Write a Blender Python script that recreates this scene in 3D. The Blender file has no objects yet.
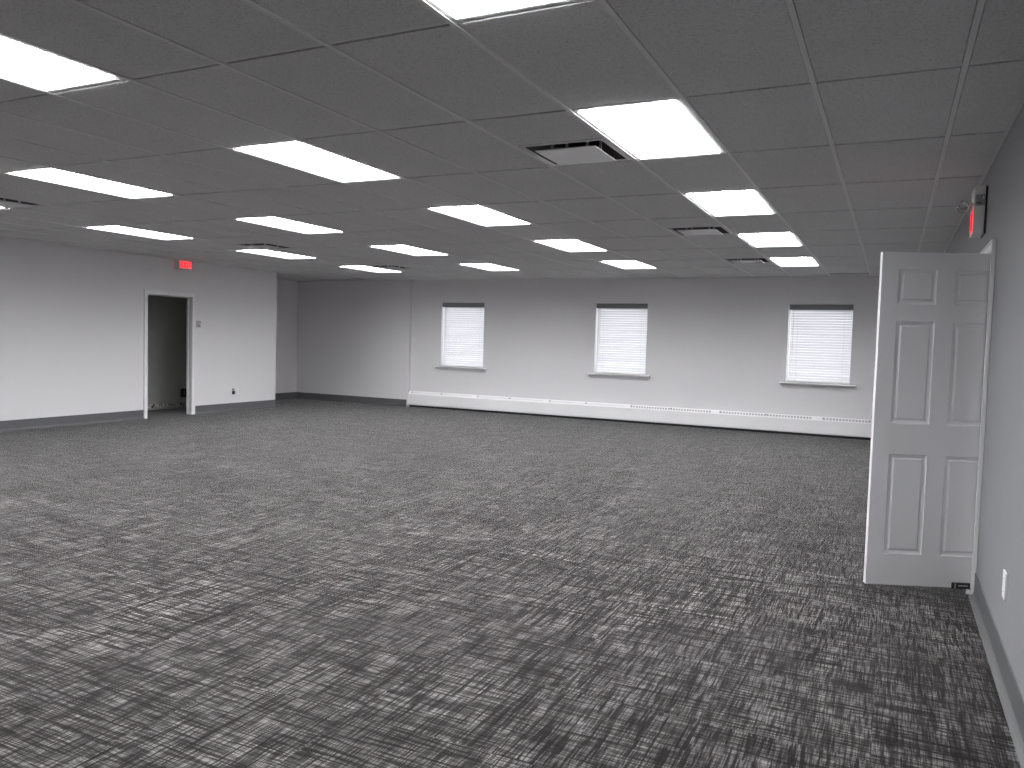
import bpy, bmesh, math, random
from mathutils import Vector, Matrix

random.seed(7)
scene = bpy.context.scene
col = scene.collection
PI = math.pi

# ------------------------------------------------------------------ layout
ZC = 2.7087                     # ceiling height
U, D = 0.61275, 1.22253         # ceiling grid cell (2 ft x 4 ft)
GX, GY = -1.6205, 3.9410        # a grid crossing
XL, XR = -11.208, 0.518         # left and right wall faces
YL = 12.197                     # where the left wall ends at the alcove
XA = -12.40                     # alcove side wall
YW, YA = 14.28, 14.18           # window wall, alcove end wall
XJ = -9.33                      # jog between them
YB = -4.6                       # wall behind the photographer
def gx(u): return GX + u * U
def gy(v): return GY + v * D

# ------------------------------------------------------------------ helpers
def link_mesh(name, bm, mats, parent=None, loc=None, smooth=False):
    me = bpy.data.meshes.new(name)
    bmesh.ops.recalc_face_normals(bm, faces=bm.faces[:])
    bm.to_mesh(me); bm.free()
    if not isinstance(mats, (list, tuple)): mats = [mats]
    for m in mats: me.materials.append(m)
    if smooth:
        for p in me.polygons: p.use_smooth = True
    o = bpy.data.objects.new(name, me)
    col.objects.link(o)
    if loc is not None: o.location = loc
    if parent is not None: o.parent = parent
    return o

def box(bm, x0, x1, y0, y1, z0, z1, mi=0, bevel=0.0):
    r = bmesh.ops.create_cube(bm, size=1.0)
    vs = r['verts']
    for v in vs:
        v.co = Vector((x0 + (v.co.x + .5) * (x1 - x0), y0 + (v.co.y + .5) * (y1 - y0), z0 + (v.co.z + .5) * (z1 - z0)))
    fs = set(f for v in vs for f in v.link_faces)
    for f in fs: f.material_index = mi
    if bevel > 0:
        es = list(set(e for v in vs for e in v.link_edges))
        res = bmesh.ops.bevel(bm, geom=es, offset=bevel, segments=2, affect='EDGES', profile=0.5)
        for f in res['faces']: f.material_index = mi
    return vs

def extrude_profile(bm, pts, p0, p1, side, mi=0, mitre0=0.0, mitre1=0.0):
    """pts: (out, z); swept from p0 to p1 (xy); `side` is the unit xy vector pointing out of the wall."""
    p0 = Vector((p0[0], p0[1])); p1 = Vector((p1[0], p1[1])); s = Vector(side)
    d = (p1 - p0).normalized()
    ra, rb = [], []
    for (o, z) in pts:
        a = p0 + s * o + d * (mitre0 * o); b = p1 + s * o - d * (mitre1 * o)
        ra.append(bm.verts.new((a.x, a.y, z))); rb.append(bm.verts.new((b.x, b.y, z)))
    n = len(pts)
    for i in range(n):
        f = bm.faces.new((ra[i], ra[(i + 1) % n], rb[(i + 1) % n], rb[i])); f.material_index = mi
    bm.faces.new(ra).material_index = mi; bm.faces.new(rb[::-1]).material_index = mi

def tube(bm, a, b, r0, r1=None, seg=16, mi=0):
    a, b = Vector(a), Vector(b); r1 = r0 if r1 is None else r1
    d = (b - a); L = d.length
    r = bmesh.ops.create_cone(bm, cap_ends=True, segments=seg, radius1=r0, radius2=r1, depth=L)
    M = Matrix.Translation((a + b) / 2) @ d.to_track_quat('Z', 'Y').to_matrix().to_4x4()
    bmesh.ops.transform(bm, matrix=M, verts=r['verts'])
    for f in set(f for v in r['verts'] for f in v.link_faces): f.material_index = mi

def tag(o, label=None, cat=None, group=None, kind=None):
    if label: o['label'] = label
    if cat: o['category'] = cat
    if group: o['group'] = group
    if kind: o['kind'] = kind
    return o

def empty(name, loc, rotz=0.0):
    o = bpy.data.objects.new(name, None)
    o.empty_display_size = 0.1
    o.location = loc; o.rotation_euler = (0, 0, rotz)
    col.objects.link(o)
    return o

def copy_tree(o, parent=None):
    c = o.copy(); col.objects.link(c)
    if parent is not None: c.parent = parent
    for ch in list(o.children): copy_tree(ch, c)
    return c

# ------------------------------------------------------------------ materials
def new_mat(name):
    m = bpy.data.materials.new(name); m.use_nodes = True
    nt = m.node_tree
    return m, nt, nt.nodes, nt.links, nt.nodes['Principled BSDF']

def mnode(N, L, op, a, b=None, clamp=False):
    n = N.new('ShaderNodeMath'); n.operation = op; n.use_clamp = clamp
    for i, v in enumerate((a, b)):
        if v is None: continue
        if isinstance(v, (int, float)): n.inputs[i].default_value = v
        else: L.new(v, n.inputs[i])
    return n.outputs[0]

def plain(name, rgb, rough=0.6, metal=0.0, bump=0.0, bscale=200.0, spec=0.5, vary=0.0):
    m, nt, N, L, b = new_mat(name)
    b.inputs['Base Color'].default_value = (*rgb, 1)
    b.inputs['Roughness'].default_value = rough
    b.inputs['Metallic'].default_value = metal
    b.inputs['Specular IOR Level'].default_value = spec
    tc = N.new('ShaderNodeTexCoord')
    nz = N.new('ShaderNodeTexNoise'); nz.inputs['Scale'].default_value = bscale
    nz.inputs['Detail'].default_value = 3
    L.new(tc.outputs['Object'], nz.inputs['Vector'])
    if bump > 0:
        bp = N.new('ShaderNodeBump'); bp.inputs['Strength'].default_value = bump
        bp.inputs['Distance'].default_value = 0.002
        L.new(nz.outputs['Fac'], bp.inputs['Height']); L.new(bp.outputs['Normal'], b.inputs['Normal'])
    if vary > 0:
        n2 = N.new('ShaderNodeTexNoise'); n2.inputs['Scale'].default_value = 3.0
        L.new(tc.outputs['Object'], n2.inputs['Vector'])
        mr = N.new('ShaderNodeMapRange'); mr.inputs['To Min'].default_value = 1 - vary; mr.inputs['To Max'].default_value = 1 + vary
        L.new(n2.outputs['Fac'], mr.inputs['Value'])
        mx = N.new('ShaderNodeVectorMath'); mx.operation = 'SCALE'
        mx.inputs[0].default_value = rgb
        L.new(mr.outputs['Result'], mx.inputs['Scale']); L.new(mx.outputs['Vector'], b.inputs['Base Color'])
    return m

def emit(name, rgb, strength):
    m = bpy.data.materials.new(name); m.use_nodes = True
    N = m.node_tree.nodes; N.clear()
    e = N.new('ShaderNodeEmission'); o = N.new('ShaderNodeOutputMaterial')
    e.inputs['Color'].default_value = (*rgb, 1); e.inputs['Strength'].default_value = strength
    m.node_tree.links.new(e.outputs[0], o.inputs[0])
    return m

LIGHT_E = 36.0
M_wall = plain('wall_paint', (0.77, 0.755, 0.768), 0.75, bump=0.05, bscale=350, spec=0.25)
M_wall_r = plain('shade_toned_wall_paint', (0.30, 0.30, 0.31), 0.75, bump=0.05, bscale=350, spec=0.25)  # darker than the other walls: the right side's shade put into the colour
M_trim = plain('white_trim_paint', (0.84, 0.83, 0.84), 0.4, spec=0.4)
M_door = None
M_base = plain('charcoal_vinyl_base', (0.13, 0.13, 0.135), 0.45, bump=0.03, bscale=60, spec=0.4)
M_tee = plain('ceiling_tee_metal', (0.80, 0.80, 0.80), 0.5)
M_gap = plain('ceiling_gap', (0.03, 0.03, 0.03), 0.9)
M_lens = emit('led_lens', (0.972, 0.982, 1.0), LIGHT_E)
def prismatic(m):
    # a prismatic lens sends less light out sideways: radiance falls with the angle off the panel's normal
    N, L = m.node_tree.nodes, m.node_tree.links
    g = N.new('ShaderNodeNewGeometry'); d = N.new('ShaderNodeVectorMath'); d.operation = 'DOT_PRODUCT'
    L.new(g.outputs['Normal'], d.inputs[0]); L.new(g.outputs['Incoming'], d.inputs[1])
    a = mnode(N, L, 'POWER', mnode(N, L, 'ABSOLUTE', d.outputs['Value']), 1.3)
    e = [n for n in N if n.type == 'EMISSION'][0]
    L.new(mnode(N, L, 'MULTIPLY', a, LIGHT_E), e.inputs['Strength'])
prismatic(M_lens)
M_lframe = plain('light_frame_white', (0.8, 0.8, 0.8), 0.4)
M_vent = plain('vent_white_metal', (0.84, 0.84, 0.85), 0.22)
M_throat = plain('vent_throat', (0.06, 0.06, 0.06), 0.7)
M_heater = plain('heater_enamel', (0.86, 0.85, 0.855), 0.4, spec=0.4)
M_damper = plain('damper_enamel', (.70, .695, .70), .5)
M_slot = plain('heater_slot', (0.42, 0.42, 0.43), 0.7)
M_valance = plain('blind_valance', (0.24, 0.245, 0.255), 0.6)
M_plate = plain('white_plastic', (0.86, 0.85, 0.86), 0.35)
M_greyp = plain('grey_plastic', (0.33, 0.33, 0.34), 0.5)
M_black = plain('black_plastic', (0.02, 0.02, 0.02), 0.4)
M_rubber = plain('white_rubber', (0.85, 0.85, 0.85), 0.6)
M_signbox = plain('sign_housing_grey', (0.74, 0.74, 0.72), 0.5)
M_chrome = plain('lamp_reflector', (0.8, 0.8, 0.8), 0.12, metal=1.0)
M_red = emit('exit_letters', (1.0, 0.02, 0.03), 1.1)
M_redface = emit('exit_face', (1.0, 0.17, 0.18), 0.62)
M_redside = emit('exit_backglow', (1.0, 0.05, 0.05), 1.6)
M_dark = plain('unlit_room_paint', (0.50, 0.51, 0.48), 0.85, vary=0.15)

def make_door_mat():
    m, nt, N, L, b = new_mat('white_door_paint')
    b.inputs['Base Color'].default_value = (0.84, 0.83, 0.845, 1)
    b.inputs['Roughness'].default_value = 0.42
    b.inputs['Specular IOR Level'].default_value = 0.4
    tc = N.new('ShaderNodeTexCoord'); mp = N.new('ShaderNodeMapping')
    mp.inputs['Scale'].default_value = (160, 160, 6)
    nz = N.new('ShaderNodeTexNoise'); nz.inputs['Scale'].default_value = 1.0; nz.inputs['Detail'].default_value = 4
    L.new(tc.outputs['Object'], mp.inputs['Vector']); L.new(mp.outputs[0], nz.inputs['Vector'])
    bp = N.new('ShaderNodeBump'); bp.inputs['Strength'].default_value = 0.12; bp.inputs['Distance'].default_value = 0.002
    L.new(nz.outputs['Fac'], bp.inputs['Height']); L.new(bp.outputs['Normal'], b.inputs['Normal'])
    return m
M_door = make_door_mat()

def make_glass():
    m, nt, N, L, b = new_mat('window_glass')
    b.inputs['Base Color'].default_value = (0.95, 0.98, 0.97, 1)
    b.inputs['Roughness'].default_value = 0.0
    b.inputs['Transmission Weight'].default_value = 1.0
    b.inputs['IOR'].default_value = 1.02
    return m
M_glass = make_glass()
M_hlens = M_glass.copy(); M_hlens.name = 'lamp_head_lens'
M_hlens.node_tree.nodes['Principled BSDF'].inputs['IOR'].default_value = 1.35
M_hlens.node_tree.nodes['Principled BSDF'].inputs['Roughness'].default_value = 0.25

def make_slat():
    m = bpy.data.materials.new('blind_slat_white'); m.use_nodes = True
    N, L = m.node_tree.nodes, m.node_tree.links; b = N['Principled BSDF']
    b.inputs['Base Color'].default_value = (0.90, 0.89, 0.91, 1); b.inputs['Roughness'].default_value = 0.45
    t = N.new('ShaderNodeBsdfTranslucent'); t.inputs['Color'].default_value = (0.95, 0.94, 0.95, 1)
    mx = N.new('ShaderNodeMixShader'); mx.inputs[0].default_value = 0.24
    L.new(b.outputs[0], mx.inputs[1]); L.new(t.outputs[0], mx.inputs[2])
    L.new(mx.outputs[0], N['Material Output'].inputs[0])
    return m
M_slat = make_slat()

def make_tile():
    m, nt, N, L, b = new_mat('ceiling_tile')
    tc = N.new('ShaderNodeTexCoord')
    n1 = N.new('ShaderNodeTexNoise'); n1.inputs['Scale'].default_value = 95; n1.inputs['Detail'].default_value = 3
    n1.inputs['Roughness'].default_value = 0.7
    L.new(tc.outputs['Object'], n1.inputs['Vector'])
    r1 = N.new('ShaderNodeMapRange'); r1.inputs['From Min'].default_value = 0.36; r1.inputs['From Max'].default_value = 0.5
    r1.inputs['To Min'].default_value = 0.78; r1.inputs['To Max'].default_value = 1.0
    L.new(n1.outputs['Fac'], r1.inputs['Value'])
    n2 = N.new('ShaderNodeTexNoise'); n2.inputs['Scale'].default_value = 2.2
    L.new(tc.outputs['Object'], n2.inputs['Vector'])
    r2 = N.new('ShaderNodeMapRange'); r2.inputs['To Min'].default_value = 0.95; r2.inputs['To Max'].default_value = 1.05
    L.new(n2.outputs['Fac'], r2.inputs['Value'])
    f = mnode(N, L, 'MULTIPLY', r1.outputs[0], r2.outputs[0])
    s = N.new('ShaderNodeVectorMath'); s.operation = 'SCALE'; s.inputs[0].default_value = (0.75, 0.75, 0.755)
    L.new(f, s.inputs['Scale']); L.new(s.outputs['Vector'], b.inputs['Base Color'])
    b.inputs['Roughness'].default_value = 0.9; b.inputs['Specular IOR Level'].default_value = 0.15
    bp = N.new('ShaderNodeBump'); bp.inputs['Strength'].default_value = 0.25; bp.inputs['Distance'].default_value = 0.002
    L.new(n1.outputs['Fac'], bp.inputs['Height']); L.new(bp.outputs['Normal'], b.inputs['Normal'])
    return m
M_tile = make_tile()

def make_carpet():
    m, nt, N, L, b = new_mat('carpet_tile_crosshatch')
    tc = N.new('ShaderNodeTexCoord')
    sep = N.new('ShaderNodeSeparateXYZ'); L.new(tc.outputs['Object'], sep.inputs[0])
    X, Y = sep.outputs['X'], sep.outputs['Y']
    T = 0.61
    tx = mnode(N, L, 'FLOOR', mnode(N, L, 'DIVIDE', X, T)); ty = mnode(N, L, 'FLOOR', mnode(N, L, 'DIVIDE', Y, T))
    cv = N.new('ShaderNodeCombineXYZ'); L.new(tx, cv.inputs[0]); L.new(ty, cv.inputs[1])
    wn = N.new('ShaderNodeTexWhiteNoise'); wn.noise_dimensions = '2D'; L.new(cv.outputs[0], wn.inputs['Vector'])
    rnd = wn.outputs['Value']
    rc = N.new('ShaderNodeSeparateColor'); L.new(wn.outputs['Color'], rc.inputs[0])
    off = mnode(N, L, 'MULTIPLY', rnd, 37.0)

    def streak(sx, sy, lo, hi, tile_off=True, detail=2.0, w=0.0):
        a = mnode(N, L, 'MULTIPLY', X, sx); c = mnode(N, L, 'MULTIPLY', Y, sy)
        v = N.new('ShaderNodeCombineXYZ'); L.new(a, v.inputs[0]); L.new(c, v.inputs[1])
        if tile_off: L.new(off, v.inputs[2])
        else: v.inputs[2].default_value = w
        n = N.new('ShaderNodeTexNoise'); n.inputs['Scale'].default_value = 1.0; n.inputs['Detail'].default_value = detail
        n.inputs['Roughness'].default_value = 0.55
        L.new(v.outputs[0], n.inputs['Vector'])
        r = N.new('ShaderNodeMapRange'); r.interpolation_type = 'SMOOTHSTEP'
        r.inputs['From Min'].default_value = lo; r.inputs['From Max'].default_value = hi
        L.new(n.outputs['Fac'], r.inputs['Value'])
        return r.outputs[0]
    ax = streak(3.6, 68, 0.42, 0.50); ay = streak(68, 3.6, 0.42, 0.50)        # broad dark bars
    fx = streak(7.5, 170, 0.42, 0.55); fy = streak(170, 7.5, 0.42, 0.55)      # thin yarn lines
    lx_ = streak(1.7, 24, 0.33, 0.40); ly_ = streak(24, 1.7, 0.33, 0.40)      # sparse long dark lines
    big = streak(1.3, 1.3, 0.35, 0.65, tile_off=False, w=3.0)                 # large soft patches
    def lift(v, lo):   # lo..1
        return mnode(N, L, 'ADD', mnode(N, L, 'MULTIPLY', v, mnode(N, L, 'SUBTRACT', 1.0, lo)), lo)
    # each tile leans on one direction (quarter-turned tiles)
    la = mnode(N, L, 'ADD', mnode(N, L, 'MULTIPLY', rc.outputs[1], 0.30), 0.12)
    lb = mnode(N, L, 'SUBTRACT', 0.54, la)
    k = mnode(N, L, 'MULTIPLY', lift(ax, la), lift(ay, lb))
    k = mnode(N, L, 'MULTIPLY', k, mnode(N, L, 'MULTIPLY', lift(fx, 0.28), lift(fy, 0.28)))
    px_ = streak(1.5, 9.0, 0.40, 0.56); py_ = streak(9.0, 1.5, 0.40, 0.56)      # patches of darker yarn
    k = mnode(N, L, 'MULTIPLY', k, lift(big, 0.88))
    k = mnode(N, L, 'MULTIPLY', k, mnode(N, L, 'MULTIPLY', lift(px_, 0.66), lift(py_, 0.66)))
    k = mnode(N, L, 'MULTIPLY', k, mnode(N, L, 'MULTIPLY', lift(lx_, 0.35), lift(ly_, 0.35)))
    k = mnode(N, L, 'MULTIPLY', k, mnode(N, L, 'ADD', mnode(N, L, 'MULTIPLY', rnd, 0.16), 0.92))
    # loop pile: fine speckle
    mp = N.new('ShaderNodeMapping'); mp.inputs['Scale'].default_value = (210, 330, 1)
    L.new(tc.outputs['Object'], mp.inputs['Vector'])
    vo = N.new('ShaderNodeTexVoronoi'); vo.voronoi_dimensions = '2D'; vo.inputs['Scale'].default_value = 1.0
    L.new(mp.outputs[0], vo.inputs['Vector'])
    pile = N.new('ShaderNodeMapRange'); pile.inputs['From Min'].default_value = 0.1; pile.inputs['From Max'].default_value = 0.8
    pile.inputs['To Min'].default_value = 1.22; pile.inputs['To Max'].default_value = 0.62
    L.new(vo.outputs['Distance'], pile.inputs['Value'])
    k = mnode(N, L, 'MULTIPLY', k, pile.outputs[0])
    ramp = N.new('ShaderNodeMix'); ramp.data_type = 'RGBA'
    ramp.inputs['A'].default_value = (0.010, 0.009, 0.0085, 1)
    ramp.inputs['B'].default_value = (0.285, 0.271, 0.267, 1)
    L.new(k, ramp.inputs['Factor']); ramp.clamp_factor = False
    L.new(ramp.outputs['Result'], b.inputs['Base Color'])
    b.inputs['Roughness'].default_value = 0.95; b.inputs['Specular IOR Level'].default_value = 0.1
    b.inputs['Sheen Weight'].default_value = 0.62; b.inputs['Sheen Roughness'].default_value = 0.2
    bp = N.new('ShaderNodeBump'); bp.inputs['Strength'].default_value = 0.3; bp.inputs['Distance'].default_value = 0.003
    L.new(vo.outputs['Distance'], bp.inputs['Height']); bp.invert = True
    L.new(bp.outputs['Normal'], b.inputs['Normal'])
    return m
M_carpet = make_carpet()

def make_scraped():
    m, nt, N, L, b = new_mat('scraped_wall_bottom')
    tc = N.new('ShaderNodeTexCoord')
    n = N.new('ShaderNodeTexNoise'); n.inputs['Scale'].default_value = 22; n.inputs['Detail'].default_value = 5
    L.new(tc.outputs['Object'], n.inputs['Vector'])
    cr = N.new('ShaderNodeValToRGB')
    cr.color_ramp.elements[0].position = 0.42; cr.color_ramp.elements[0].color = (0.08, 0.08, 0.075, 1)
    cr.color_ramp.elements[1].position = 0.52; cr.color_ramp.elements[1].color = (0.75, 0.73, 0.70, 1)
    L.new(n.outputs['Fac'], cr.inputs[0]); L.new(cr.outputs[0], b.inputs['Base Color'])
    b.inputs['Roughness'].default_value = 0.9
    return m
M_scraped = make_scraped()

# ------------------------------------------------------------------ room shell
def struct(name, bm, mats, parent=None):
    o = link_mesh(name, bm, mats, parent)
    if parent is None: o['kind'] = 'structure'
    return o

bm = bmesh.new(); box(bm, -13.6, 2.2, YB - .2, YW + .4, -.12, 0)
struct('floor', bm, M_carpet)

# left wall with its doorway
DY0, DY1, DZ = 9.15, 10.08, 2.085
bm = bmesh.new()
box(bm, XL - .12, XL, YB, DY0, 0, ZC + .1); box(bm, XL - .12, XL, DY1, YL, 0, ZC + .1)
box(bm, XL - .12, XL, DY0, DY1, DZ, ZC + .1)
struct('wall_left', bm, M_wall)
bm = bmesh.new()
box(bm, XA, XL - .12, YL - .12, YL, 0, ZC + .1)
box(bm, XA - .12, XA, YL - .12, YW + .2, 0, ZC + .1)
struct('wall_alcove', bm, M_wall)
# room behind the doorway
CX = -12.345
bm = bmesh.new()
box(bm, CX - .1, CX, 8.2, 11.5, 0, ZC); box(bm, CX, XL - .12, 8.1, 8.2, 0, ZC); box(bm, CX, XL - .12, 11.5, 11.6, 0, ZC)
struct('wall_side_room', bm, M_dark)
bm = bmesh.new()
box(bm, CX, CX + .012, 8.2, 11.5, .03, .105)
struct('trim_3', bm, M_scraped)

# far wall: alcove end, window wall with three openings
WIN = [(-8.60, -7.58), (-5.165, -4.145), (-1.655, -.63)]
WZ0, WZ1 = 0.895, 2.238
bm = bmesh.new()
box(bm, XA - .12, XJ, YA, YW + .25, 0, ZC + .1)
xs = [XJ] + [v for w in WIN for v in w] + [XR + .3]
for i in range(0, len(xs), 2): box(bm, xs[i], xs[i + 1], YW, YW + .25, 0, ZC + .1)
for a, b_ in WIN:
    box(bm, a, b_, YW, YW + .25, 0, WZ0); box(bm, a, b_, YW, YW + .25, WZ1, ZC + .1)
struct('wall_far', bm, M_wall)

# right wall with the doorway behind the open door
RY0, RY1, RZ = 5.522, 6.40, 2.095
WT = 0.13
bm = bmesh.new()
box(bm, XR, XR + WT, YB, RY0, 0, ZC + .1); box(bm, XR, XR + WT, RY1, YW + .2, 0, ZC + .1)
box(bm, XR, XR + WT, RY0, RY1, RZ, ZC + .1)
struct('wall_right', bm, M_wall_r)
bm = bmesh.new()
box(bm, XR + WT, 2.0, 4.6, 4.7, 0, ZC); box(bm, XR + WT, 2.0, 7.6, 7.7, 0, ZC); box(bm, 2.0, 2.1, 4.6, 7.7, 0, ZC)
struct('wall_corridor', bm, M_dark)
bm = bmesh.new(); box(bm, XL - .12, XR + .13, YB - .12, YB, 0, ZC + .1)
struct('wall_back', bm, M_wall)

# ------------------------------------------------------------------ ceiling
LIGHTS = [(0, -2), (0, 0), (0, 2), (0, 4), (0, 6), (-4, -2), (-4, 0), (-4, 2), (-4, 4), (-4, 6),
          (-8, 0), (-8, 2), (-8, 4), (-8, 6), (-12, 0), (-12, 2), (-12, 4), (-12, 6), (-8, -2), (-12, -2), (-8, -4), (-12, -4)]  # last two are unseen panels, added to brighten the left side
VENTS = [(-1, 0.5), (-1, 3.5), (-1, 6.0), (-11, 0.5), (-11, 3.5), (-11, 6.0)]
SLOTS = [(1, 8.0), (-15, 8.0)]
TEE = 0.012
bm = bmesh.new()
box(bm, -13.6, 2.2, YB - .1, YW + .3, ZC + .16, ZC + .2, 1)
lset, vset = set(LIGHTS), {(u, math.floor(v)): v for u, v in VENTS}
def clip_tile(x0, x1, y0, y1):
    if y1 <= YB or y0 >= YW: return
    regs = [(XL, XR, YB, YL), (XA, XR, YL, YW)]
    for (a, b_, c, d_) in regs:
        X0, X1, Y0, Y1 = max(x0, a), min(x1, b_), max(y0, c), min(y1, d_)
        if X1 - X0 > .01 and Y1 - Y0 > .01: box(bm, X0, X1, Y0, Y1, ZC, ZC + .014, 0)
SLOT_D = 0.17
for u in range(-18, 4):
    for v in range(-8, 9):
        if (u, v) in lset: continue
        x0, x1 = gx(u) + TEE + .003, gx(u + 1) - TEE - .003
        y0, y1 = gy(v) + TEE + .006, gy(v + 1) - TEE - .004
        if (u, v) in vset:
            vv = vset[(u, v)]
            if vv > v: y1 = gy(v + .5) - TEE - .003
            else: y0 = gy(v + .5) + TEE + .003
        if (u, v) in SLOTS: y0 = gy(v) + SLOT_D + .01
        clip_tile(x0, x1, y0, y1)
tag(struct('ceiling', bm, [M_tile, M_gap]))

bm = bmesh.new()
zt0, zt1 = ZC - .004, ZC + .012
def in_alcove(u): return gx(u) < XL
for u in range(-18, 4):
    y0 = YL if in_alcove(u) else YB
    if gx(u) > XA and gx(u) < XR: box(bm, gx(u) - TEE, gx(u) + TEE, y0, YW, zt0, zt1)
zc0 = ZC + .005
for v in range(-7, 9):
    x0 = XL if gy(v) < YL else XA
    if YB < gy(v) < YW: box(bm, x0, XR, gy(v) - TEE, gy(v) + TEE, zc0, zt1 - .001)
for (u, v) in VENTS:
    box(bm, gx(u), gx(u + 1), gy(math.floor(v) + .5) - TEE, gy(math.floor(v) + .5) + TEE, zc0, zt1 - .001)
# wall angle
box(bm, XL, XL + .02, YB, YL, ZC - .002, ZC + .012); box(bm, XR - .02, XR, YB, YW, ZC - .002, ZC + .012)
box(bm, XA, XA + .02, YL, YW, ZC - .002, ZC + .012); box(bm, XJ, XR, YW - .02, YW, ZC - .002, ZC + .012)
box(bm, XA, XJ, YA - .02, YA, ZC - .002, ZC + .012)
struct('trim_1', bm, M_tee)

# ------------------------------------------------------------------ ceiling lights
def make_light():
    r = empty('ceiling_light', (0, 0, 0))
    w, d = U - 2 * TEE - .004, D - 2 * TEE - .004
    f = bmesh.new(); fw = .030
    for (a, b_, c, e) in ((-w/2, w/2, -d/2, -d/2 + fw), (-w/2, w/2, d/2 - fw, d/2), (-w/2, -w/2 + fw, -d/2 + fw, d/2 - fw), (w/2 - fw, w/2, -d/2 + fw, d/2 - fw)):
        box(f, a, b_, c, e, -.001, .03)
    box(f, -w/2, w/2, -d/2, d/2, .03, .05)
    link_mesh('frame', f, M_lframe, r)
    l = bmesh.new()
    box(l, -w/2 + fw, w/2 - fw, -d/2 + fw, d/2 - fw, -.008, .014, 0, .003)
    link_mesh('diffuser', l, M_lens, r)
    return r
LBL = {
 (0, -2): 'lit ceiling panel mostly cut off by the top edge of the picture',
 (0, 0): 'lit ceiling panel right beside the nearest square vent, largest fully visible panel',
 (0, 2): 'lit ceiling panel second along the row nearest the white door',
 (0, 4): 'lit ceiling panel third along the row nearest the white door, beyond the second vent',
 (0, 6): 'lit ceiling panel farthest along the row nearest the white door, above the right window',
 (-4, -2): 'lit ceiling panel cut off by the left edge at the upper left corner',
 (-4, 0): 'large lit ceiling panel second in its row, between the corner panel and the vent',
 (-4, 2): 'lit ceiling panel above the left window, nearest of three lined up in the middle',
 (-4, 4): 'lit ceiling panel in the middle of the three lined up above the middle window',
 (-4, 6): 'small lit ceiling panel just above the middle window, farthest of its row',
 (-8, 0): 'long lit ceiling panel at far left, nearest of the row left of centre',
 (-8, 2): 'lit ceiling panel right of the red exit sign, upper of the two beside each other',
 (-8, 4): 'narrow lit ceiling panel seen above the jog left of the left window',
 (-8, 6): 'small lit ceiling panel directly above the left window blind',
 (-12, 0): 'lit ceiling panel of which only a bright tip shows at the left edge',
 (-12, 2): 'lit ceiling panel closest to the red exit sign over the dark doorway',
 (-12, 4): 'lit ceiling panel above the end corner of the left wall, vent behind it',
 (-12, 6): 'thin lit ceiling panel over the alcove, farthest panel on the left',
 (-8, -2): 'lit ceiling panel out of view beyond the left edge, third row',
 (-8, -4): 'unseen ceiling panel added behind the camera to brighten the left side, third row',
 (-12, -4): 'unseen ceiling panel added behind the camera by the left wall to brighten it',
 (-12, -2): 'lit ceiling panel out of view beyond the left edge by the left wall',
}
proto = make_light()
for i, (u, v) in enumerate(LIGHTS):
    o = proto if i == 0 else copy_tree(proto)
    o.location = (gx(u + .5), gy(v + .5), ZC)
    tag(o, LBL[(u, v)], 'ceiling light', 'lit panels set in the ceiling grid')

# ------------------------------------------------------------------ square plaque vents
def make_vent():
    r = empty('ceiling_vent', (0, 0, 0))
    w, d = U - 2 * TEE - .004, D / 2 - 2 * TEE - .004
    f = bmesh.new(); fr = .03
    for (a, b_, c, e) in ((-w/2, w/2, -d/2, -d/2 + fr), (-w/2, w/2, d/2 - fr, d/2), (-w/2, -w/2 + fr, -d/2 + fr, d/2 - fr), (w/2 - fr, w/2, -d/2 + fr, d/2 - fr)):
        box(f, a, b_, c, e, -.001, .004)
    link_mesh('frame', f, M_vent, r)
    # sloping throat rising to the duct neck
    t = bmesh.new()
    o_ = [(-w/2 + fr, -d/2 + fr), (w/2 - fr, -d/2 + fr), (w/2 - fr, d/2 - fr), (-w/2 + fr, d/2 - fr)]
    n_ = [(-.15, -.15), (.15, -.15), (.15, .15), (-.15, .15)]
    A = [t.verts.new((x, y, .003)) for x, y in o_]; B = [t.verts.new((x, y, .085)) for x, y in n_]; C = [t.verts.new((x, y, .14)) for x, y in n_]
    for i in range(4):
        j = (i + 1) % 4
        t.faces.new((A[i], A[j], B[j], B[i])); t.faces.new((B[i], B[j], C[j], C[i])).material_index = 1
    t.faces.new(C).material_index = 1
    link_mesh('throat', t, [M_throat, M_black], r)
    p = bmesh.new(); box(p, -.205, .205, -.205, .205, -.020, -.012, 0, bevel=.003)
    link_mesh('plaque', p, M_vent, r)
    for sx in (-1, 1):
        for sy in (-1, 1):
            h = bmesh.new(); box(h, sx * .12 - .008, sx * .12 + .008, sy * .12 - .008, sy * .12 + .008, -.012, .11)
            link_mesh('hanger', h, M_vent, r)
    return r
VL = ['nearest square plaque vent, left of the largest fully visible lit panel',
      'second square plaque vent back, beside the panel row nearest the door',
      'square plaque vent far off above the space between middle and right windows',
      'square plaque vent at the left edge of the picture near the left wall',
      'square plaque vent just behind the lit panel above the left wall corner',
      'square plaque vent farthest left, over the alcove jog beside a thin lit panel']
vp = make_vent()
for i, (u, v) in enumerate(VENTS):
    o = vp if i == 0 else copy_tree(vp)
    o.location = (gx(u + .5), gy(v + .25), ZC)
    tag(o, VL[i], 'vent', 'square air vents in the ceiling')

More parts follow.
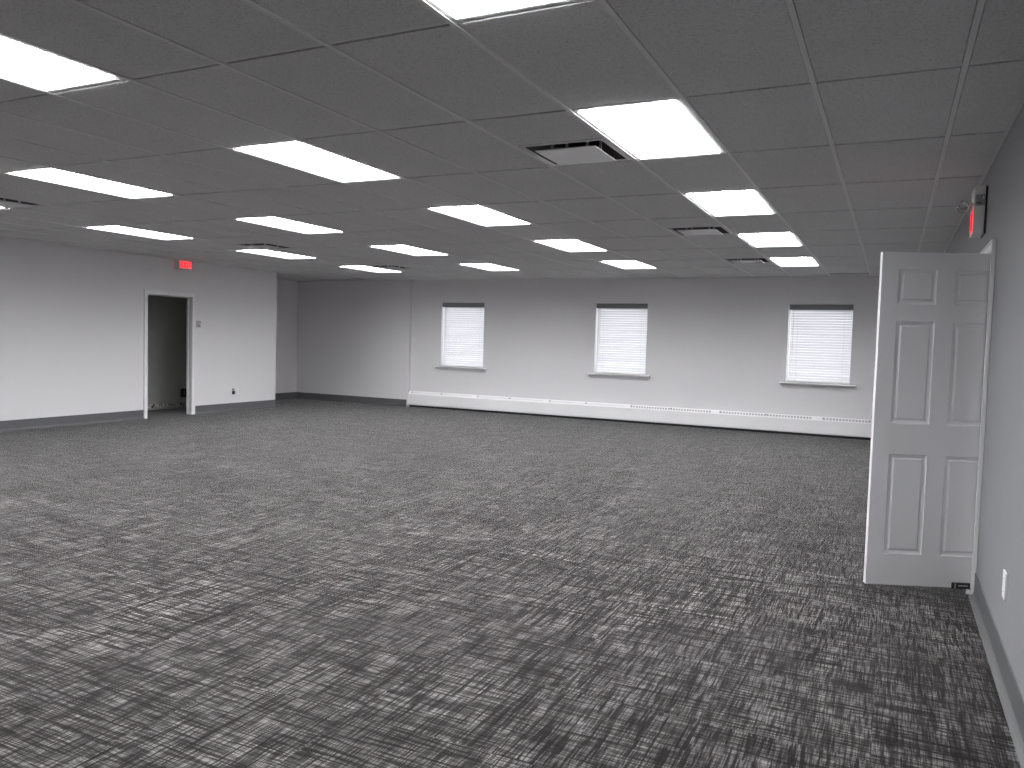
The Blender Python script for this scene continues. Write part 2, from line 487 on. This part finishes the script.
def make_slot():
    r = empty('slot_vent', (0, 0, 0))
    w = U - 2 * TEE - .004; d = SLOT_D - TEE
    f = bmesh.new()
    for (a, b_, c, e) in ((-w/2, w/2, 0, .012), (-w/2, w/2, d - .012, d), (-w/2, -w/2 + .012, .012, d - .012), (w/2 - .012, w/2, .012, d - .012)):
        box(f, a, b_, c, e, -.002, .006)
    link_mesh('frame', f, M_vent, r)
    t = bmesh.new(); box(t, -w/2 + .012, w/2 - .012, .012, d - .012, .03, .1)
    link_mesh('throat', t, M_black, r)
    b2 = bmesh.new()
    for k in range(2): box(b2, -w/2 + .012, w/2 - .012, .045 + k * .05, .050 + k * .05, 0, .03)
    link_mesh('blade', b2, M_throat, r)
    return r
sp = make_slot()
for i, (u, v) in enumerate(SLOTS):
    o = sp if i == 0 else copy_tree(sp)
    o.location = (gx(u + .5), gy(v) + TEE, ZC)
    tag(o, ['dark slot vent where the ceiling meets the window wall, by the door top',
            'dark slot vent in the ceiling along the top of the alcove end wall'][i], 'vent', 'dark slot vents by the far wall')

# ------------------------------------------------------------------ baseboards (vinyl cove base)
COVE = [(0, .148), (.004, .150), (.007, .146), (.007, .034), (.010, .024), (.018, .014), (.030, .008), (.034, .004), (.034, 0), (0, 0)]
def cove(name, segs):
    b = bmesh.new()
    for p0, p1, side, m0, m1 in segs: extrude_profile(b, COVE, p0, p1, side, 0, m0, m1)
    return struct(name, b, M_base)
cove('baseboard_left', [((XL, YB), (XL, 9.083), (1, 0), 0, 0), ((XL, 10.147), (XL, YL), (1, 0), 0, 0)])
cove('baseboard_alcove', [((XA, YL), (XA, YA), (1, 0), 0, 1), ((XA, YA), (XJ - .03, YA), (0, -1), 1, 0)])
cove('baseboard_right', [((XR, YB), (XR, 5.457), (-1, 0), 0, 0), ((XR, 6.465), (XR, YA), (-1, 0), 0, 0)])

# ------------------------------------------------------------------ doorway trims
def casing(name, X, out, y0, y1, ztop, cw, depth, stop_side):
    """painted casing on wall face X (out = +-1 into the room) plus jamb lining."""
    root = None
    b = bmesh.new()
    t = .018
    def bx(a0, a1, c0, c1, e0, e1, bev=.003): box(b, min(a0, a1), max(a0, a1), c0, c1, e0, e1, 0, bev)
    bx(X, X + out * t, y0 - cw, y0, 0, ztop + cw); bx(X, X + out * t, y1, y1 + cw, 0, ztop + cw)
    bx(X, X + out * t, y0, y1, ztop, ztop + cw)
    # outer back-band, gives the moulded double line
    bx(X, X + out * .024, y0 - cw - .0015, y0 - cw + .014, 0, ztop + cw + .0015, .004); bx(X, X + out * .024, y1 + cw - .014, y1 + cw + .0015, 0, ztop + cw + .0015, .004)
    bx(X, X + out * .024, y0 - cw + .014, y1 + cw - .014, ztop + cw - .014, ztop + cw + .0015, .004)
    # jamb lining
    bx(X + out * .004, X - out * depth, y0 - .015, y0 + .004, 0, ztop, 0); bx(X + out * .004, X - out * depth, y1 - .004, y1 + .015, 0, ztop, 0)
    bx(X + out * .004, X - out * depth, y0, y1, ztop - .004, ztop + .015, 0)
    # door stop
    s0, s1 = X - out * (depth - .055), X - out * (depth - .02)
    bx(s0, s1, y1 - .018, y1 - .004, 0, ztop - .004, .002)
    if stop_side == 2:
        bx(s0, s1, y0 + .004, y0 + .018, 0, ztop - .004, .002)
        bx(s0, s1, y0 + .018, y1 - .018, ztop - .018, ztop - .004, .002)
    o = struct(name, b, M_trim)
    return o
casing('trim_2', XL, 1, DY0, DY1, DZ, .066, .125, 2)
casing('trim_4', XR, -1, RY0, RY1, RZ, .062, .132, 1)

# ------------------------------------------------------------------ windows and blinds
def make_window(i, x0, x1):
    r = empty('window_%d' % (i + 1), ((x0 + x1) / 2, YW, WZ0)); r['kind'] = 'structure'
    w = (x1 - x0) / 2; h = WZ1 - WZ0
    f = bmesh.new()
    for (a, b_, c, e) in ((-w, -w + .018, 0, h), (w - .018, w, 0, h), (-w + .018, w - .018, 0, .04), (-w + .018, w - .018, h - .05, h)):
        box(f, a, b_, .15, .21, c, e)
    link_mesh('window_frame', f, M_trim, r)
    g = bmesh.new(); box(g, -w + .018, w - .018, .178, .184, .04, h - .05)
    link_mesh('pane', g, M_glass, r)
    s = bmesh.new()
    box(s, -w - .095, w + .095, -.085, .0, -.020, .0, 0, .004); box(s, -w + .001, w - .001, 0, .15, -.012, .0)
    link_mesh('window_sill', s, M_trim, r)
    a = bmesh.new(); box(a, -w - .07, w + .07, -.016, 0, -.085, -.022, 0, .003)
    link_mesh('apron', a, M_trim, r)
    return r
for i, (a, b_) in enumerate(WIN): make_window(i, a, b_)

BW = 1.02 - .036
def make_blind():
    r = empty('window_blind', (0, 0, 0))
    h = WZ1 - WZ0; w = BW / 2
    v = bmesh.new()
    box(v, -w - .026, w + .004, -.018, .0, h - .093, h - .003, 0, .003); box(v, -w - .026, w + .004, -.023, -.018, h - .056, h - .044, 0, .002)
    box(v, -w, w, .004, .05, h - .05, h - .006)
    link_mesh('valance', v, M_valance, r)
    s = bmesh.new()
    n = 28; top = h - .105; pitch = (top - .035) / (n - 1)
    th = math.radians(54)
    rnd = random.Random(3)
    for k in range(n):
        z = .035 + pitch * k
        a = th + math.radians(rnd.uniform(-3, 3))
        # slightly crowned slat in four strips, room edge low
        prof = []
        for q in range(5):
            t = (q / 4 - .5) * .050; c = .0025 * (1 - (q / 2 - 1) ** 2)
            prof.append((.030 + t * math.cos(a) - c * math.sin(a), z + t * math.sin(a) + c * math.cos(a)))
        tw = rnd.uniform(-.0012, .0012)
        L_ = [[s.verts.new((sx * w, y, zz + sx * tw + o_)) for (y, zz) in prof for o_ in (0,)] for sx in (-1, 1)]
        L2 = [[s.verts.new((sx * w, y + .0022 * math.sin(a), zz + sx * tw - .0022 * math.cos(a))) for (y, zz) in prof] for sx in (-1, 1)]
        for q in range(4):
            s.faces.new((L_[0][q], L_[0][q + 1], L_[1][q + 1], L_[1][q])); s.faces.new((L2[0][q], L2[1][q], L2[1][q + 1], L2[0][q + 1]))
        for e in (0, 1):
            s.faces.new((L_[e][0], L_[e][1], L_[e][2], L_[e][3], L_[e][4], L2[e][4], L2[e][3], L2[e][2], L2[e][1], L2[e][0]))
        s.faces.new((L_[0][0], L_[1][0], L2[1][0], L2[0][0])); s.faces.new((L_[0][4], L2[0][4], L2[1][4], L_[1][4]))
    link_mesh('slats', s, M_slat, r)
    b = bmesh.new(); box(b, -w, w, .012, .048, .002, .018, 0, .003)
    link_mesh('bottom_rail', b, M_slat, r)
    for x in (-w + .12, w - .12):
        c = bmesh.new(); tube(c, (x, .006, .01), (x, .006, h - .06), .0016, seg=6)
        link_mesh('ladder_cord', c, M_plate, r)
    c = bmesh.new(); tube(c, (-w + .05, -.004, .55), (-w + .05, -.004, h - .09), .004, seg=8)
    link_mesh('tilt_wand', c, M_plate, r)
    return r
BLB = ['white slatted blind closed over the left window', 'white slatted blind closed over the middle window', 'white slatted blind closed over the right window, nearest the open door']
bp_ = make_blind()
for i, (a, b_) in enumerate(WIN):
    o = bp_ if i == 0 else copy_tree(bp_)
    o.location = ((a + b_) / 2 + .013, YW + .055, WZ0)
    tag(o, BLB[i], 'blind', 'white blinds on the far wall')

# ------------------------------------------------------------------ baseboard heater
HX0, HX1 = XJ + .002, XR - .03
r = tag(empty('baseboard_heater', (HX0, YW, 0)), 'long white baseboard heater running under the three windows', 'heater')
JN = [HX0 + .0, -7.725, -6.11, -4.45, -2.80, -1.08, HX1]
HP = [(0, .335), (.018, .335), (.026, .330), (.078, .282), (.088, .270), (.088, .052), (.080, .040), (.0, .040)]
for i in range(len(JN) - 1):
    b = bmesh.new()
    extrude_profile(b, HP, (JN[i] - HX0 + .0006, 0), (JN[i + 1] - HX0 - .0006, 0), (0, -1))
    link_mesh('cover_panel', b, M_heater, r)
def on_slope(b, x0, x1, s0, s1, lift, mi=0):
    """a thin slab lying on the sloped top between slope fractions s0..s1."""
    p, q = Vector((.026, .330)), Vector((.078, .282)); d = q - p; n = Vector((-d.y, d.x)).normalized()
    if n.y < 0: n = -n
    a, c = p + d * s0, p + d * s1
    pts = [a + n * lift, c + n * lift, c - n * .002, a - n * .002]
    extrude_profile(b, [(t.x, t.y) for t in pts], (x0, 0), (x1, 0), (0, -1), mi)
for i in range(len(JN) - 1):
    x0, x1 = JN[i] - HX0 + .07, JN[i + 1] - HX0 - .07
    g = bmesh.new()
    if i < 3:      # damper closed: one plain narrow line
        on_slope(g, x0, x1, .30, .62, .0012)
        link_mesh('damper', g, M_damper, r)
    else:          # open grille: short slots
        x = x0
        while x + .034 < x1:
            on_slope(g, x, x + .034, .22, .80, .0012); x += .05
        link_mesh('grille', g, M_slot, r)
    c = bmesh.new(); xm = (x0 + x1) / 2
    on_slope(c, xm - .018, xm + .018, .15, .55, .004)
    link_mesh('damper_clip', c, M_greyp, r)
    e = bmesh.new(); on_slope(e, x0 - .012, x0 + .012, .1, .75, .003)
    link_mesh('damper_knob', e, M_greyp, r)
for i in range(1, len(JN) - 1):
    b = bmesh.new(); xx = JN[i] - HX0
    extrude_profile(b, [(o + .0018 if o > .01 else o, z + (.0015 if z > .1 else 0)) for o, z in HP], (xx - .05, 0), (xx + .05, 0), (0, -1))
    link_mesh('joint_plate', b, M_heater, r)
b = bmesh.new()
extrude_profile(b, [(o + .002 if o > .01 else o, z + (.002 if z > .1 else 0)) for o, z in HP], (-.0015, 0), (.03, 0), (0, -1))
link_mesh('end_cap', b, M_heater, r)
b = bmesh.new(); box(b, .02, HX1 - HX0, -.06, -.004, 0, .05)
link_mesh('gap_fill', b, M_black, r)  # black box fills the gap below the covers

# ------------------------------------------------------------------ six-panel door, standing open at the right
LW, LH, LT = .762, 2.047, .035
ang = math.radians(22.08)
lx, ly, lz = -.0851, 5.2985, .030
door = empty('door_1', (lx, ly, lz), ang)
tag(door, 'white six-panel door standing open against the right wall', 'door', kind='structure')
def panel_rects():
    P = []
    xs_ = [(.100, .328), (.434, .662)]
    for (a, b_) in xs_:
        P += [(a, b_, .195, .815), (a, b_, 1.005, 1.630), (a, b_, 1.735, 1.945)]
    return P
b = bmesh.new()
rects = panel_rects()
xc = sorted(set([0, LW] + [v for q in rects for v in q[:2]])); zc = sorted(set([0, LH] + [v for q in rects for v in q[2:]]))
def isp(xa, xb, za, zb): return any(abs(xa - q[0]) < 1e-6 and abs(xb - q[1]) < 1e-6 and abs(za - q[2]) < 1e-6 and abs(zb - q[3]) < 1e-6 for q in rects)
for side, sgn in ((0.0, 1), (LT, -1)):
    for i in range(len(xc) - 1):
        for j in range(len(zc) - 1):
            xa, xb, za, zb = xc[i], xc[i + 1], zc[j], zc[j + 1]
            if isp(xa, xb, za, zb):
                rings = []
                for ins, dep in ((0, 0), (.006, .0045), (.022, .0075), (.027, .0050), (.033, .0018)):
                    y = side + sgn * dep
                    rings.append([b.verts.new(c) for c in ((xa + ins, y, za + ins), (xb - ins, y, za + ins), (xb - ins, y, zb - ins), (xa + ins, y, zb - ins))])
                for q in range(len(rings) - 1):
                    for k in range(4): b.faces.new((rings[q][k], rings[q][(k + 1) % 4], rings[q + 1][(k + 1) % 4], rings[q + 1][k]))
                b.faces.new(rings[-1])
            else:
                b.faces.new([b.verts.new(c) for c in ((xa, side, za), (xb, side, za), (xb, side, zb), (xa, side, zb))])
for (p, q) in (((0, 0), (0, LH)), ((0, LH), (LW, LH)), ((LW, LH), (LW, 0)), ((LW, 0), (0, 0))):
    b.faces.new([b.verts.new(c) for c in ((p[0], 0, p[1]), (q[0], 0, q[1]), (q[0], LT, q[1]), (p[0], LT, p[1]))])
bmesh.ops.remove_doubles(b, verts=b.verts[:], dist=1e-5)
link_mesh('door_leaf', b, M_door, door)
for zz in (.2, 1.0, 1.8):
    b = bmesh.new(); tube(b, (LW + .006, .004, zz - .05), (LW + .006, .004, zz + .05), .006, seg=12); box(b, LW - .03, LW + .006, -.002, .0, zz - .05, zz + .05)
    link_mesh('hinge', b, M_chrome, door)
k_ = empty('kick_stop', (0, 0, 0)); k_.parent = door
b = bmesh.new()
box(b, .515, .625, -.008, -.0005, -.004, .034, 0, .001)
link_mesh('stop_plate', b, M_black, k_)
b = bmesh.new(); box(b, .530, .538, -.012, -.008, -.002, .032, 0, .0015); box(b, .552, .610, -.011, -.008, .012, .020, 0, .0015)
link_mesh('stop_arm', b, M_greyp, k_)
b = bmesh.new(); tube(b, (.612, -.010, -.030), (.612, -.010, -.006), .012, .010, seg=14)
o = link_mesh('rubber_foot', b, M_rubber, k_); o['label'] = 'white rubber foot'

# ------------------------------------------------------------------ exit signs
def letters(bm, W, H, th, stroke, mi=0):
    """EXIT in the x-z plane centred on the origin, facing -y, total width W and height H."""
    cell = W / 3.62; z0, z1 = -H / 2, H / 2; x = -W / 2
    def B(a, b_, c, d_): box(bm, a, b_, -th, 0, c, d_, mi)
    # E
    B(x, x + stroke, z0, z1)
    for c in (z0, -stroke / 2, z1 - stroke): B(x + stroke, x + cell * .88, c, c + stroke)
    x += cell
    # X
    for s in (1, -1):
        q = [(x, z0 if s > 0 else z1), (x + stroke * 1.15, z0 if s > 0 else z1), (x + cell, z1 if s > 0 else z0), (x + cell - stroke * 1.15, z1 if s > 0 else z0)]
        yo = 0 if s > 0 else .0003
        F = [bm.verts.new((a, -th - yo, c)) for a, c in q]; G = [bm.verts.new((a, 0, c)) for a, c in q]
        bm.faces.new(F).material_index = mi; bm.faces.new(G).material_index = mi
        for i in range(4): bm.faces.new((F[i], F[(i + 1) % 4], G[(i + 1) % 4], G[i])).material_index = mi
    x += cell * 1.18
    B(x, x + stroke, z0, z1)
    x += stroke + cell * .16
    w = W / 2 - x
    B(x, x + w, z1 - stroke, z1); B(x + w / 2 - stroke / 2, x + w / 2 + stroke / 2, z0, z1 - stroke)

# left sign, flat on the left wall above the dark doorway (local -y faces the room)
s = empty('exit_sign', (XL, 9.855, 2.550), PI / 2)
tag(s, 'red lit exit sign on the left wall above the dark doorway', 'exit sign', 'lit exit signs')
b = bmesh.new(); box(b, -.165, .155, -.095, -.022, 0, .155, 0, .006); box(b, -.1645, -.160, -.024, -.0125, .004, .151)
box(b, -.12, .12, -.022, 0, .02, .135); link_mesh('housing', b, plain('sign_housing_white', (.62, .62, .60), .5), s)
b = bmesh.new(); box(b, -.128, .128, -.098, -.0955, .014, .141); link_mesh('sign_face', b, M_redface, s)
b = bmesh.new(); letters(b, .235, .105, .002, .024); o = link_mesh('lettering', b, M_red, s, (0, -.0985, .0775)); o['label'] = 'red letters EXIT'
b = bmesh.new(); box(b, -.150, -.146, -.0185, -.0125, .02, .135); o = link_mesh('glow_strip', b, M_redside, s)  # added emitter strip, throws a red glow on the wall beside the sign

# right sign with two emergency heads on the right wall (local -y faces the room)
s = empty('exit_sign', (XR - .004, 6.285, 2.284), -PI / 2)
tag(s, 'red exit sign with emergency lamp heads high on the right wall above the white door', 'exit sign', 'lit exit signs')
b = bmesh.new(); box(b, -.12, .12, -.072, -.008, 0, .318, 0, .004)
link_mesh('housing', b, M_signbox, s)
b = bmesh.new(); box(b, -.119, .119, -.008, .0038, .001, .317); link_mesh('gap_fill', b, M_black, s)  # black slab stands in for the shadow line between housing and wall
b = bmesh.new(); box(b, -.095, .100, -.0735, -.0725, .012, .175); link_mesh('sign_face', b, M_redface, s)
b = bmesh.new(); letters(b, .175, .125, .002, .02); o = link_mesh('lettering', b, M_red, s, (0, -.0738, .094)); o['label'] = 'red letters EXIT'
b = bmesh.new(); box(b, .1252, .1295, -.056, -.030, .198, .208, 0, .0008); o = link_mesh('test_button', b, M_black, s)
b = bmesh.new(); box(b, .1252, .1275, -.024, -.016, .228, .248, 0, .0008); link_mesh('indicator_lens', b, M_plate, s)
b = bmesh.new(); box(b, .1252, .1265, -.064, -.010, .185, .260, 0, .0005); link_mesh('service_panel', b, M_greyp, s)
for sx in (-.05, .075):
    h = empty('lamp_head', (0, 0, 0)); h.parent = s
    b = bmesh.new(); tube(b, (sx, -.070, .205), (sx, -.105, .205), .011, seg=14); tube(b, (sx, -.104, .205), (sx, -.116, .208), .015, .013, seg=14)
    link_mesh('arm', b, M_signbox, h, smooth=False)
    # parabolic reflector bowl, opening into the room and down
    b = bmesh.new(); seg = 24
    prof = [(.008, .0), (.020, .006), (.029, .016), (.035, .029), (.037, .038), (.034, .038), (.028, .026), (.017, .013), (.004, .009)]
    R_ = []
    for rr, tt in prof:
        R_.append([b.verts.new((rr * math.cos(2 * PI * k / seg), rr * math.sin(2 * PI * k / seg), tt)) for k in range(seg)])
    for q in range(len(R_) - 1):
        for k in range(seg): b.faces.new((R_[q][k], R_[q][(k + 1) % seg], R_[q + 1][(k + 1) % seg], R_[q + 1][k]))
    b.faces.new(R_[0]); b.faces.new(R_[-1])
    dirv = Vector((.75, -.5, -.30)).normalized()
    M = Matrix.Translation((sx, -.112, .207)) @ dirv.to_track_quat('Z', 'Y').to_matrix().to_4x4()
    bmesh.ops.transform(b, matrix=M, verts=b.verts[:])
    o = link_mesh('reflector', b, M_chrome, h, smooth=True)
    b = bmesh.new(); bmesh.ops.create_uvsphere(b, u_segments=18, v_segments=10, radius=.035)
    bmesh.ops.transform(b, matrix=M @ Matrix.Translation((0, 0, .033)) @ Matrix.Diagonal((1, 1, .28, 1)), verts=b.verts[:])
    link_mesh('lens', b, M_hlens, h, smooth=True)
    b = bmesh.new(); bmesh.ops.create_uvsphere(b, u_segments=14, v_segments=8, radius=.010)
    bmesh.ops.transform(b, matrix=Matrix.Translation(Vector((sx, -.112, .207)) + dirv * .026), verts=b.verts[:])
    link_mesh('bulb', b, M_plate, h, smooth=True)

# ------------------------------------------------------------------ wall plates
def outlet(bm, w=.072, h=.116, t=.006):
    box(bm, -w / 2, w / 2, -t, 0, -h / 2, h / 2, 0, .002)
def sockets(bm, t=.0062):
    for c in (-.02, .02):
        box(bm, -.017, .017, -t - .002, -t, c - .014, c + .014, 0, .003)
        for sx in (-.006, .006): box(bm, sx - .001, sx + .001, -t - .0024, -t - .002, c - .003, c + .006, 1)

s = empty('wall_outlet', (XL, 11.155, .375), PI / 2)
tag(s, 'white wall outlet low on the left wall, right of the dark doorway', 'outlet', 'wall plates')
b = bmesh.new(); outlet(b); link_mesh('cover_plate', b, M_plate, s)
b = bmesh.new(); sockets(b); link_mesh('socket', b, [M_plate, M_black], s)
s = empty('wall_jack', (XL, 11.065, .372), PI / 2)
tag(s, 'small grey and black jack box beside the white outlet on the left wall', 'jack box')
b = bmesh.new(); box(b, -.030, .030, -.018, 0, -.055, .005, 0, .003); link_mesh('body', b, M_black, s)
b = bmesh.new(); box(b, -.030, .022, -.014, 0, .008, .055, 0, .003); link_mesh('upper_body', b, M_greyp, s)

s = empty('wall_thermostat', (XL, 10.225, 1.615), PI / 2)
tag(s, 'small grey wall control with dark marks, right of the dark doorway frame', 'wall control')
b = bmesh.new(); box(b, -.045, .045, -.024, 0, -.062, .062, 0, .004); link_mesh('body', b, plain('control_grey', (.62, .62, .63), .5), s)
b = bmesh.new(); box(b, -.034, .034, -.0255, -.0235, .022, .048); link_mesh('display', b, M_greyp, s)
b = bmesh.new()
for k in range(3): box(b, -.030, .026 - .012 * k, -.0265, -.0238, -.048 + .020 * k, -.038 + .020 * k)
link_mesh('button_row', b, M_black, s)

s = empty('wall_plate', (XR, 4.205, .415), -PI / 2)
tag(s, 'blank white wall plate low on the right wall in front of the open door', 'wall plate', 'wall plates')
b = bmesh.new(); outlet(b, .09, .125, .008); link_mesh('cover_plate', b, M_plate, s)
for c in (-.03, .03):
    b = bmesh.new(); tube(b, (0, -.0095, c), (0, -.0078, c), .003, seg=10)
    link_mesh('screw', b, M_greyp, s)

s = empty('wall_outlet', (CX, 10.90, .285), PI / 2)
tag(s, 'dark outlet box low on the back wall inside the dark doorway', 'outlet')
b = bmesh.new(); outlet(b, .12, .16, .03); link_mesh('cover_plate', b, M_black, s)
b = bmesh.new(); sockets(b, .0302); link_mesh('socket', b, [M_greyp, M_black], s)

# ------------------------------------------------------------------ daylight outside the blinds
w = bpy.data.worlds.new('World'); scene.world = w; w.use_nodes = True
bg = w.node_tree.nodes['Background']
sky = w.node_tree.nodes.new('ShaderNodeTexSky'); sky.sky_type = 'HOSEK_WILKIE'
sky.sun_direction = Vector((.3, -.6, .6)).normalized(); sky.turbidity = 8
mixn = w.node_tree.nodes.new('ShaderNodeMix'); mixn.data_type = 'RGBA'
mixn.inputs['Factor'].default_value = 0.15
mixn.inputs['A'].default_value = (0.94, 0.96, 1.0, 1)
w.node_tree.links.new(sky.outputs[0], mixn.inputs['B'])
w.node_tree.links.new(mixn.outputs['Result'], bg.inputs['Color'])
bg.inputs['Strength'].default_value = 2.4

# ------------------------------------------------------------------ camera
cam = bpy.data.cameras.new('camera'); co = bpy.data.objects.new('camera', cam); col.objects.link(co)
rv = Vector((0.89930659, 0.43640312, 0.02828374)); uv = Vector((-0.04931672, 0.03694029, 0.99809983)); fv = Vector((-0.43452907, 0.89899262, -0.05474262))
Mc = Matrix((rv, uv, -fv)).transposed().to_4x4(); Mc.translation = Vector((0, 0, 1.4721))
co.matrix_world = Mc
cam.sensor_width = 36; cam.lens = 785.367 / 1024 * 36; cam.clip_start = .02
scene.camera = co

scene.view_settings.view_transform = 'Standard'; scene.view_settings.look = 'None'
scene.view_settings.gamma = 1; scene.view_settings.use_curve_mapping = False
scene.view_settings.exposure = 0.46
scene.cycles.use_denoising = True
scene.cycles.denoising_prefilter = 'NONE'
scene.cycles.max_bounces = 10; scene.cycles.diffuse_bounces = 6
